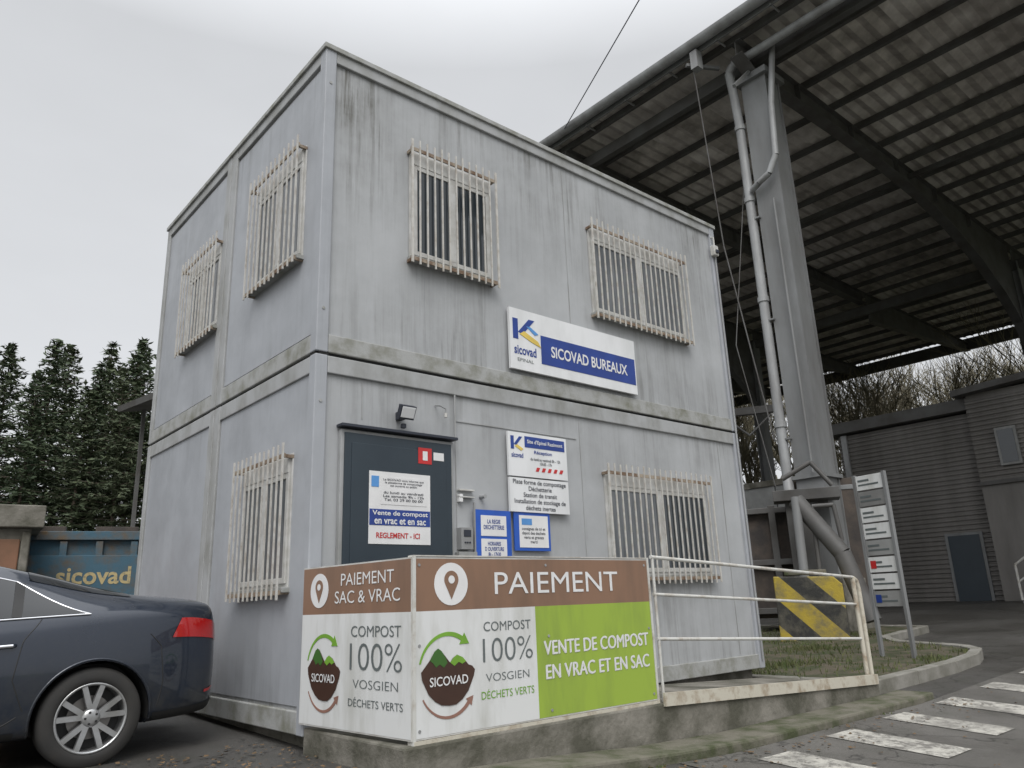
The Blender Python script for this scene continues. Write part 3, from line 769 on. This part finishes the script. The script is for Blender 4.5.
# ------------------------------------------------------------------ trees
BARK=mat('pine_bark',(.15,.115,.09),(.08,.065,.055),scale=6,rough=.9,stretch=(1,1,.3))
NEED,nt,b=newmat('conifer_needles')
oi=N(nt,'ShaderNodeObjectInfo'); vv=mapping(nt,(1,1,1))
c_=mixc(nt,mrange(nt,noise(nt,vv,1.3,4),.35,.65),(.032,.056,.030),(.078,.105,.050))
c_=mixc(nt,math2(nt,'MULTIPLY',oi.outputs['Random'],.5),c_,(.08,.09,.048))
nt.links.new(c_,b.inputs['Base Color']); b.inputs['Roughness'].default_value=.75
def conifer(seed,Ht):
    R=random.Random(seed); b=B('conifer_%d'%seed)
    b.cyl((0,0,0),(0,0,Ht*.97),.19,BARK,7,.025)
    z=Ht*R.uniform(.24,.40); zs=z
    v=[];f=[]
    for _ in range(22):
        zz=R.uniform(.12,.45)*Ht;a=R.uniform(0,6.28);l=R.uniform(.4,1.6)
        b.cyl((0,0,zz),(math.cos(a)*l,math.sin(a)*l,zz+R.uniform(-.5,.2)),.03,BARK,3,.006,caps=False)
    while z<Ht:
        t=(z-zs)/(Ht-zs)
        ln=(1-t)**.75*Ht*.185*R.uniform(.65,1.15)*(min(1,.65+t*3))+.18
        nb=R.randint(5,7); a0=R.uniform(0,6.28)
        for k in range(nb):
            if R.random()<.14: continue
            a=a0+k*6.28/nb+R.uniform(-.35,.35); l=ln*R.uniform(.5,1.2)
            up=R.uniform(-.35,.08)+.45*t
            tip=Vector((math.cos(a)*l,math.sin(a)*l,z+up*l))
            b.cyl((0,0,z),tip,.03,BARK,3,.008,caps=False)
            m_=max(3,int(l*7))
            for i in range(m_):
                s=(i+.8)/m_
                P=Vector((0,0,z)).lerp(tip,s)
                for q in range(3):
                    wv=.40*(1.2-s)*min(1,l/1.5)+.09
                    c=P+Vector((R.gauss(0,wv*.6),R.gauss(0,wv*.6),R.gauss(-.08,.09)))
                    d1=Vector((R.uniform(-1,1),R.uniform(-1,1),R.uniform(-.5,.3))).normalized()*R.uniform(.13,.29)
                    d2=Vector((R.uniform(-1,1),R.uniform(-1,1),R.uniform(-.6,.6))).normalized()*R.uniform(.05,.11)
                    o=len(v); v+=[c-d1,c+d2,c+d1,c-d2]; f.append((o,o+1,o+2,o+3))
        z+=R.uniform(.30,.52)*(1.15-.5*t)
    b.add(v,f,NEED)
    o=b.done(fix=False); me=o.data; bpy.data.objects.remove(o); return me
cf=[conifer(s,16) for s in(1,2,3,4,5)]
fo=empty('conifer_forest')
R=random.Random(5)
def inst(me,p,sc,parent,nm,rz=None,xy=1):
    o=bpy.data.objects.new(nm,me); COL.objects.link(o); o.parent=parent; o.location=p; o.scale=(sc*xy*R.uniform(.9,1.1),)*2+(sc,); o.rotation_euler=(R.uniform(-.03,.03),R.uniform(-.03,.03),R.uniform(0,6.28) if rz is None else rz)
    return o
k=0
for d,step in((46,2.7),(52,2.8),(60,3.0)):
    az=-60
    while az<-4:
        a=az+R.uniform(-.8,.8); dd=d+R.uniform(-2,2)
        p=at(a,dd,0); p.z=.6
        base=(16.8 if a<-33.5 else 15.3)/16*(d+4)/52
        inst(cf[k%5],p,base*R.uniform(.84,1.05),fo,'tree_%d'%k); k+=1
        az+=step*R.uniform(.7,1.3)
b_=B('undergrowth',fo)
for _ in range(9000):
    p=at(R.uniform(-60,-2),R.uniform(50,72),0); h=R.uniform(0,1)**1.5*6.0+.3
    c=Vector((p.x,p.y,h)); d1=Vector((R.uniform(-1,1),R.uniform(-1,1),R.uniform(-.5,.5)))*.6; d2=Vector((R.uniform(-1,1),R.uniform(-1,1),R.uniform(-1,1)))*.45
    b_.add([c-d1,c+d2,c+d1,c-d2],[(0,1,2,3)],NEED)
b_.done(fix=False)
TW=mat('bare_twigs',(.24,.22,.15),(.16,.14,.10),scale=.6,rough=.9)
def bare(seed):
    R=random.Random(seed); b=B('bare_%d'%seed)
    def grow(p,d,l,r,lev):
        q=p+d*l
        b.cyl(p,q,r,TW,5 if lev<2 else 3,r*.62,caps=False)
        if lev>=6: return
        n=R.choice((2,3,3)) if lev<5 else 2
        for _ in range(n):
            nd=(d+Vector((R.gauss(0,.38),R.gauss(0,.38),R.gauss(.14,.2)))).normalized()
            grow(p.lerp(q,R.uniform(.65,1)),nd,l*R.uniform(.62,.86),max(.013,r*.62),lev+1)
    for _ in range(2):
        grow(Vector((R.uniform(-.5,.5),R.uniform(-.5,.5),0)),Vector((R.gauss(0,.10),R.gauss(0,.10),1)).normalized(),4.1,.17,0)
    o=b.done(fix=False); me=o.data; bpy.data.objects.remove(o); return me
bt=[bare(s) for s in(11,12,13,14)]
bo=empty('bare_tree_row')
k=0
for d in(52,60):
    az=8
    while az<50:
        p=at(az+R.uniform(-.7,.7),d+R.uniform(-2,2),0); p.z=.8+(d-52)*.05
        inst(bt[k%4],p,R.uniform(.95,1.4)*(d/56),bo,'tree_%d'%k); k+=1; az+=2.3*R.uniform(.7,1.3)
b_=B('hill')
hv=[];hf=[];NA=50;ds_=[44,50,58,75,120]; hz=[-.3,.8,1.8,3.0,3.5]
for i in range(NA+1):
    a=4+50*i/NA
    for d_,z_ in zip(ds_,hz):
        p=at(a,d_,z_+(0 if z_<0 else random.uniform(-.3,.3))); hv.append(tuple(p))
for i in range(NA):
    for j in range(4): hf.append((i*5+j,i*5+j+1,(i+1)*5+j+1,(i+1)*5+j))
b_.add(hv,hf,mat('bank_leaf_litter',(.09,.075,.045),(.05,.055,.025),scale=.8,rough=.95,bump=.5),True); b_.done(fix=False)
# ------------------------------------------------------------------ overhead cable
uc=empty('utility_pole')
P1=Vector((11.75,8.4,14.35))
Mx_=at(math.degrees(math.atan2(134.5,627)),15.0,.98+15*.872)
E=P1+(Mx_-P1)*6.4
b_=B('pole',uc); b_.cyl((E.x,E.y,-.5),(E.x,E.y,E.z+.3),.14,CONC,12,.09); b_.box(E.x-.6,E.x+.6,E.y-.05,E.y+.05,E.z,E.z+.1,STEELD); b_.done()
oc=empty('overhead_cable'); b_=B('cable',oc); b_.cyl(P1,E,.014,INK,6); b_.done()

# ------------------------------------------------------------------ car
PAINT,nt,b=newmat('dark_blue_car_paint')
b.inputs['Metallic'].default_value=.3
b.inputs['Coat Weight'].default_value=.8; b.inputs['Coat Roughness'].default_value=.05
vv=mapping(nt,(1,1,1)); 
dz=N(nt,'ShaderNodeSeparateXYZ'); nt.links.new(vv,dz.inputs[0])
dd_=math2(nt,'ADD',math2(nt,'MULTIPLY',mrange(nt,dz.outputs['Z'],.75,.2),mrange(nt,noise(nt,vv,5,7,.7),.35,.7,0,.85)),mrange(nt,noise(nt,vv,30,6,.8),.5,.8,0,.12))
nt.links.new(mixc(nt,dd_,(.012,.019,.034),(.075,.072,.062)),b.inputs['Base Color'])
nt.links.new(mrange(nt,noise(nt,vv,3,4),.3,.7,.26,.40),b.inputs['Roughness'])
CGL,nt,b=newmat('car_glass'); b.inputs['Base Color'].default_value=(.012,.014,.016,1); b.inputs['Roughness'].default_value=.03; b.inputs['Specular IOR Level'].default_value=.6
CHR=mat('chrome',(.75,.76,.78),(.7,.7,.72),rough=.12,metal=1)
BLK=mat('black_plastic',(.02,.02,.02),rough=.6)
TYRE=mat('tyre_rubber',(.022,.022,.022),(.035,.033,.03),rough=.85)
ALLOY=mat('alloy_wheel',(.50,.51,.52),(.34,.34,.33),rough=.3,metal=.75,scale=6)
TL,nt,b=newmat('tail_light_red'); b.inputs['Base Color'].default_value=(.36,.01,.01,1); b.inputs['Roughness'].default_value=.08; b.inputs['Coat Weight'].default_value=1
LENS=mat('clear_lens',(.6,.62,.64),rough=.08)
car=empty('parked_car',(-1.225,1.57,.0),math.pi)
st=[
(-.91,.50,.40,.72,.78,(.44,.81),(.30,.83),.835),
(-.885,.68,.31,.79,.92,(.58,.975),(.40,1.0),1.01),
(-.81,.79,.27,.83,.985,(.66,1.05),(.44,1.08),1.09),
(-.60,.87,.25,.85,1.01,(.70,1.08),(.46,1.115),1.125),
(-.32,.91,.24,.855,1.01,(.70,1.105),(.47,1.14),1.15),
(.0,.922,.23,.855,1.0,(.67,1.14),(.47,1.205),1.22),
(.35,.925,.22,.85,.985,(.625,1.215),(.46,1.30),1.315),
(.8,.925,.22,.84,.965,(.60,1.315),(.45,1.395),1.415),
(1.4,.925,.22,.835,.95,(.60,1.36),(.45,1.44),1.457),
(1.95,.925,.22,.825,.94,(.61,1.33),(.46,1.42),1.44),
(2.4,.922,.23,.81,.93,(.66,1.17),(.50,1.27),1.30),
(2.8,.92,.24,.79,.91,(.74,.98),(.55,1.03),1.06),
(3.2,.90,.25,.75,.86,(.72,.92),(.5,.95),.965),
(3.55,.83,.27,.68,.76,(.66,.80),(.45,.83),.845),
(3.72,.70,.30,.58,.64,(.55,.67),(.38,.69),.70),
(3.78,.5,.36,.50,.55,(.42,.57),(.30,.58),.585)]
def ctrl(s):
    x,w,zb,sz,bz,p7,p8,top=s
    return [(0,zb),(w*.80,zb),(w*.955,zb+.05),(w*.985,zb+.16),(w,zb+(sz-zb)*.62),(w*.978,sz),(w*.925,bz),p7,p8,(0,top)]
CT=np.array([ctrl(s) for s in st]); CX=np.array([s[0] for s in st])
def herm(xs,ys,x):
    i=int(np.searchsorted(xs,x)-1); i=max(0,min(len(xs)-2,i)); n=len(xs)
    h=xs[i+1]-xs[i]; t=(x-xs[i])/h
    def slope(k):
        if k==0: return (ys[1]-ys[0])/(xs[1]-xs[0])
        if k==n-1: return (ys[-1]-ys[-2])/(xs[-1]-xs[-2])
        a=(ys[k]-ys[k-1])/(xs[k]-xs[k-1]); c=(ys[k+1]-ys[k])/(xs[k+1]-xs[k])
        with np.errstate(divide='ignore',invalid='ignore'):
            m=np.where(a*c>0,2*a*c/(a+c),0)
        return np.nan_to_num(m)
    m0,m1=slope(i),slope(i+1)
    return (2*t**3-3*t**2+1)*ys[i]+(t**3-2*t**2+t)*h*m0+(-2*t**3+3*t**2)*ys[i+1]+(t**3-t**2)*h*m1
U=np.arange(10.0)
def sect(x): return herm(CX,CT,x)
def S(x,u,sec=None):
    c=sect(x) if sec is None else sec
    p=herm(U,c,u); return Vector((x,float(p[0]),float(p[1])))
us=sorted(set(list(np.linspace(0,9,55))+[1,2,6,7]))
xsd=list(np.linspace(-.91,-.74,14))+list(np.linspace(-.74,3.6,110))[1:]+list(np.linspace(3.6,3.78,12))[1:]
verts=[];nu=len(us);ring=2*nu-2
for x in xsd:
    c=sect(x); row=[S(x,u,c) for u in us]
    verts+=row+[Vector((p.x,-p.y,p.z)) for p in row[-2:0:-1]]
faces=[]
for i in range(len(xsd)-1):
    for j in range(ring): faces.append((i*ring+j,i*ring+(j+1)%ring,(i+1)*ring+(j+1)%ring,(i+1)*ring+j))
faces+=[tuple(range(ring))[::-1],tuple(range((len(xsd)-1)*ring,len(xsd)*ring))]
b_=B('car_body',car); b_.add(verts,faces,PAINT,True); body=b_.done()
cb=B('cutter')
for x in(0,2.82): cb.cyl((x,-1.2,.325),(x,1.2,.325),.37,BLK,48)
cut=cb.done()
md=body.modifiers.new('arch','BOOLEAN'); md.operation='DIFFERENCE'; md.object=cut; md.solver='EXACT'
body.parent=None; bpy.context.view_layer.update(); dg=bpy.context.evaluated_depsgraph_get()
me=bpy.data.meshes.new_from_object(body.evaluated_get(dg)); body.modifiers.clear(); body.data=me; body.parent=car
try: me.set_sharp_from_angle(angle=math.radians(35))
except Exception: pass
bpy.data.objects.remove(cut)
def patch(b,xa,xb,ua,ub,m,off=.004,nx_=30,nu_=8,side=1):
    v=[]
    for i in range(nx_+1):
        for j in range(nu_+1):
            t=i/nx_;w=j/nu_
            x=xa(w)*(1-t)+xb(w)*t; u=ua(t)*(1-w)+ub(t)*w
            p=S(x,u); px=S(x+.01,u)-S(x-.01,u); pu=S(x,min(9,u+.02))-S(x,u-.02)
            n=pu.cross(px).normalized()
            if n.dot(Vector((0,p.y,p.z-.6)))<0: n=-n
            p=p+n*off; v.append((p.x,p.y*side,p.z))
    k=nu_+1
    b.add(v,[(i*k+j,(i+1)*k+j,(i+1)*k+j+1,i*k+j+1) for i in range(nx_) for j in range(nu_)],m,True)
def ribbon(b,pts,wd,m,off,side=1):
    P=[]
    for x,u in pts:
        p=S(x,u); P.append(Vector((p.x,(p.y+off)*side,p.z)))
    b.path(P,wd,m,6)
K=lambda c: (lambda t:c)
b_=B('car_windows',car)
for sd in(1,-1):
    patch(b_,lambda w:.08+.42*w,lambda w:2.62-.55*w,K(6.10),K(6.90),CGL,.004,60,8,sd)
patch(b_,K(-.24),K(.42),K(7.15),K(9),CGL,.004,20,10,1); patch(b_,K(-.24),K(.42),K(7.15),K(9),CGL,.004,20,10,-1)
patch(b_,K(2.12),K(2.78),K(7.1),K(9),CGL,.004,20,10,1); patch(b_,K(2.12),K(2.78),K(7.1),K(9),CGL,.004,20,10,-1)
b_.done(fix=False)
b_=B('car_trim',car)
for sd in(1,-1):
    low=[(.06+ (2.6-.06)*i/30,6.07) for i in range(31)]
    ribbon(b_,low,.007,CHR,.004,sd)
    up=[(.06+.44*i/8,6.07+.86*i/8) for i in range(9)]+[(.5+1.55*i/16,6.93) for i in range(17)]+[(2.05+.55*i/6,6.93-.86*i/6) for i in range(7)]
    ribbon(b_,up,.007,CHR,.004,sd)
    for x in(.50,1.42): 
        patch(b_,lambda w,x=x:x-.02-.03*w,lambda w,x=x:x+.04-.03*w,K(6.1),K(6.9),BLK,.007,2,6,sd)
    for pts in([(1.38,2.3),(1.38,3.5),(1.37,5),(1.36,6.0)],[(.42,3.2),(.50,4.0),(.46,5),(.36,6.0)],[(2.45,2.3),(2.45,4),(2.42,6)],[(.45,3.0),(.6,2.35),(2.45,2.35)],[(-.42,2.6),(-.45,3.6),(-.42,4.6)],[(-.34,5.0),(-.42,4.6)]):
        P=[]
        for a_,c_ in zip(pts[:-1],pts[1:]):
            for i in range(8): P.append((a_[0]+(c_[0]-a_[0])*i/8,a_[1]+(c_[1]-a_[1])*i/8))
        P.append(pts[-1]); ribbon(b_,P,.004,BLK,-.0015,sd)
    for xh in(.62,1.55):
        p=S(xh,5.0); 
        b_.cyl((xh-.10,(p.y+.022)*sd,p.z-.02),(xh+.10,(p.y+.024)*sd,p.z-.028),.012,CHR,8)
        b_.cyl((xh-.10,(p.y+.022)*sd,p.z-.02),(xh-.12,(p.y-.01)*sd,p.z-.02),.014,PAINT,8); b_.cyl((xh+.10,(p.y+.024)*sd,p.z-.028),(xh+.12,(p.y-.01)*sd,p.z-.028),.014,PAINT,8)
    patch(b_,K(.45),K(2.4),K(1.6),K(2.2),BLK,.004,20,3,sd)
    patch(b_,K(-.88),K(-.40),K(1.5),K(2.3),BLK,.006,16,3,sd)
    b_.obox((2.25,.98*sd,.99),(.12,.2,.13),0,PAINT)
    b_.obox((2.25,.90*sd,.95),(.06,.12,.03),0,BLK)
    n=40
    pts=[]
    for i in range(n+1):
        t=math.pi*(1.12*i/n-.06); x_=.38*math.cos(t); z_=.325+.38*math.sin(t)
        lo_,hi_=1.2,6.5
        for _ in range(22):
            m_=(lo_+hi_)/2
            if S(x_,m_).z<z_: lo_=m_
            else: hi_=m_
        pts.append((x_,lo_))
    ribbon(b_,pts,.010,PAINT,-.003,sd)
b_.done(fix=False)
b_=B('car_lights',car)
for sd in(1,-1):
    patch(b_,lambda w:-.885,lambda w:-.50-.07*w,K(4.85),K(5.60),TL,.006,24,8,sd)
    patch(b_,lambda w:3.15+.1*w,K(3.68),K(4.7),K(5.8),LENS,.006,16,6,sd)
    patch(b_,K(-.86),K(-.78),K(2.9),K(3.05),TL,.006,6,3,sd)
b_.box(-.95,-.90,-.26,.26,.60,.71,PAPER)
b_.box(-.94,-.89,-.4,.4,.80,.82,CHR)
b_.done(fix=False)
b_=B('wheel_housing',car)
for x in(0,2.82):
    b_.box(x-.36,x+.36,-.62,.62,.22,.66,BLK)
    for sd in (1,-1):
        n=32;v=[]
        for yy_ in(.60*sd,.89*sd):
            for i in range(n+1):
                t=math.pi*(1.08*i/n-.04); v.append((x+.366*math.cos(t),yy_,.325+.366*math.sin(t)))
        b_.add(v,[(i,i+1,n+2+i,n+1+i) for i in range(n)],BLK,True)
b_.done(fix=False)
def wheel(name,x,sd):
    e=B(name,car); prof=[(.225,.0),(.235,.012),(.262,.012),(.30,.008),(.318,-.012),(.325,-.035),(.325,-.19),(.31,-.215),(.22,-.21)]
    n=56; yo=.895
    def P(r,o,t): return (x+r*math.cos(t),sd*(yo+o),.325+r*math.sin(t))
    def lathe(pr,m,close=False):
        v=[];
        for (r,o) in pr:
            for i in range(n): v.append(P(r,o,2*math.pi*i/n))
        e.add(v,[(k*n+i,k*n+(i+1)%n,(k+1)*n+(i+1)%n,(k+1)*n+i) for k in range(len(pr)-1) for i in range(n)],m,True)
    lathe(prof,TYRE)
    lathe([(.228,.0),(.226,.008),(.216,.008),(.208,-.004),(.205,-.06),(.20,-.18)],ALLOY)
    lathe([(.14,-.07),(.05,-.07),(.001,-.07)],mat('brake_disc',(.25,.24,.23),rough=.4,metal=.8))
    lathe([(.205,-.10),(.001,-.10)],BLK)
    lathe([(.062,-.03),(.058,.0),(.03,.006),(.001,.006)],ALLOY)
    for k in range(5):
        a=2*math.pi*k/5+.3
        for s_ in(-1,1):
            a1=a+s_*.14; a2=a+s_*.27
            w1,w2=.018,.017
            def Q(r,t,wv,o): 
                return (x+r*math.cos(t)-wv*math.sin(t),sd*(yo+o),.325+r*math.sin(t)+wv*math.cos(t))
            v=[Q(.05,a1,-w1,.0),Q(.05,a1,w1,.0),Q(.212,a2,w2,.004),Q(.212,a2,-w2,.004),Q(.05,a1,-w1,-.04),Q(.05,a1,w1,-.04),Q(.207,a2,w2,-.03),Q(.207,a2,-w2,-.03)]
            e.add(v,[(0,1,2,3),(4,7,6,5),(0,4,5,1),(1,5,6,2),(2,6,7,3),(3,7,4,0)],ALLOY)
    for k in range(5):
        t=2*math.pi*k/5; e.cyl(P(.038,.003,t),P(.038,.010,t),.008,BLK,8)
    e.done()
for x in(0,2.82):
    for sd in(1,-1): wheel('wheel',x,sd)

# ------------------------------------------------------------------ camera, light
cam=bpy.data.cameras.new('Camera'); co=bpy.data.objects.new('Camera',cam); COL.objects.link(co); scn.camera=co
cam.sensor_width=36; cam.lens=765/1024*36; cam.clip_end=3000; cam.clip_start=.05
th=math.atan(765/2684.0); rr=math.atan(.038)
fwd=Vector((.6574*math.cos(th),.7536*math.cos(th),math.sin(th))); right=Vector((.7536,-.6574,0)); up=right.cross(fwd)
r2=right*math.cos(rr)-up*math.sin(rr); u2=right*math.sin(rr)+up*math.cos(rr)
co.matrix_world=Matrix(((r2.x,u2.x,-fwd.x,-2.688),(r2.y,u2.y,-fwd.y,-5.499),(r2.z,u2.z,-fwd.z,.98),(0,0,0,1)))
w=bpy.data.worlds.new('World'); scn.world=w; w.use_nodes=True; nt=w.node_tree; nt.nodes.clear()
out=N(nt,'ShaderNodeOutputWorld')
sky=N(nt,'ShaderNodeTexSky'); sky.sky_type='NISHITA'; sky.sun_disc=False; sky.sun_elevation=math.radians(48); sky.dust_density=4
hs=N(nt,'ShaderNodeHueSaturation'); hs.inputs['Saturation'].default_value=.2; nt.links.new(sky.outputs[0],hs.inputs['Color'])
bg1=N(nt,'ShaderNodeBackground'); bg1.inputs[1].default_value=.05; nt.links.new(hs.outputs[0],bg1.inputs[0])
tc=N(nt,'ShaderNodeTexCoord'); sx=N(nt,'ShaderNodeSeparateXYZ'); nt.links.new(tc.outputs['Generated'],sx.inputs[0])
zen=mrange(nt,sx.outputs['Z'],.62,1.0,.58,2.4)
mp=N(nt,'ShaderNodeMapping'); mp.inputs['Scale'].default_value=(1,1,2.5); nt.links.new(tc.outputs['Generated'],mp.inputs[0])
cl_=mrange(nt,noise(nt,mp.outputs[0],1.6,6,.55),.3,.7,.94,1.06)
bg2=N(nt,'ShaderNodeBackground'); bg2.inputs[0].default_value=(.95,.97,1.0,1); nt.links.new(math2(nt,'MULTIPLY',zen,cl_),bg2.inputs[1])
ad=N(nt,'ShaderNodeAddShader'); nt.links.new(bg1.outputs[0],ad.inputs[0]); nt.links.new(bg2.outputs[0],ad.inputs[1]); nt.links.new(ad.outputs[0],out.inputs[0])
sl=bpy.data.lights.new('sun','SUN'); sl.energy=1.45; sl.angle=math.radians(35); sl.color=(1,.98,.95)
so=bpy.data.objects.new('sun',sl); COL.objects.link(so)
d=Vector((-.42,-.55,.80)).normalized(); so.rotation_euler=d.to_track_quat('Z','Y').to_euler()
sky.sun_rotation=math.atan2(d.x,d.y)
scn.view_settings.view_transform='Standard'; scn.view_settings.look='None'; scn.view_settings.exposure=0
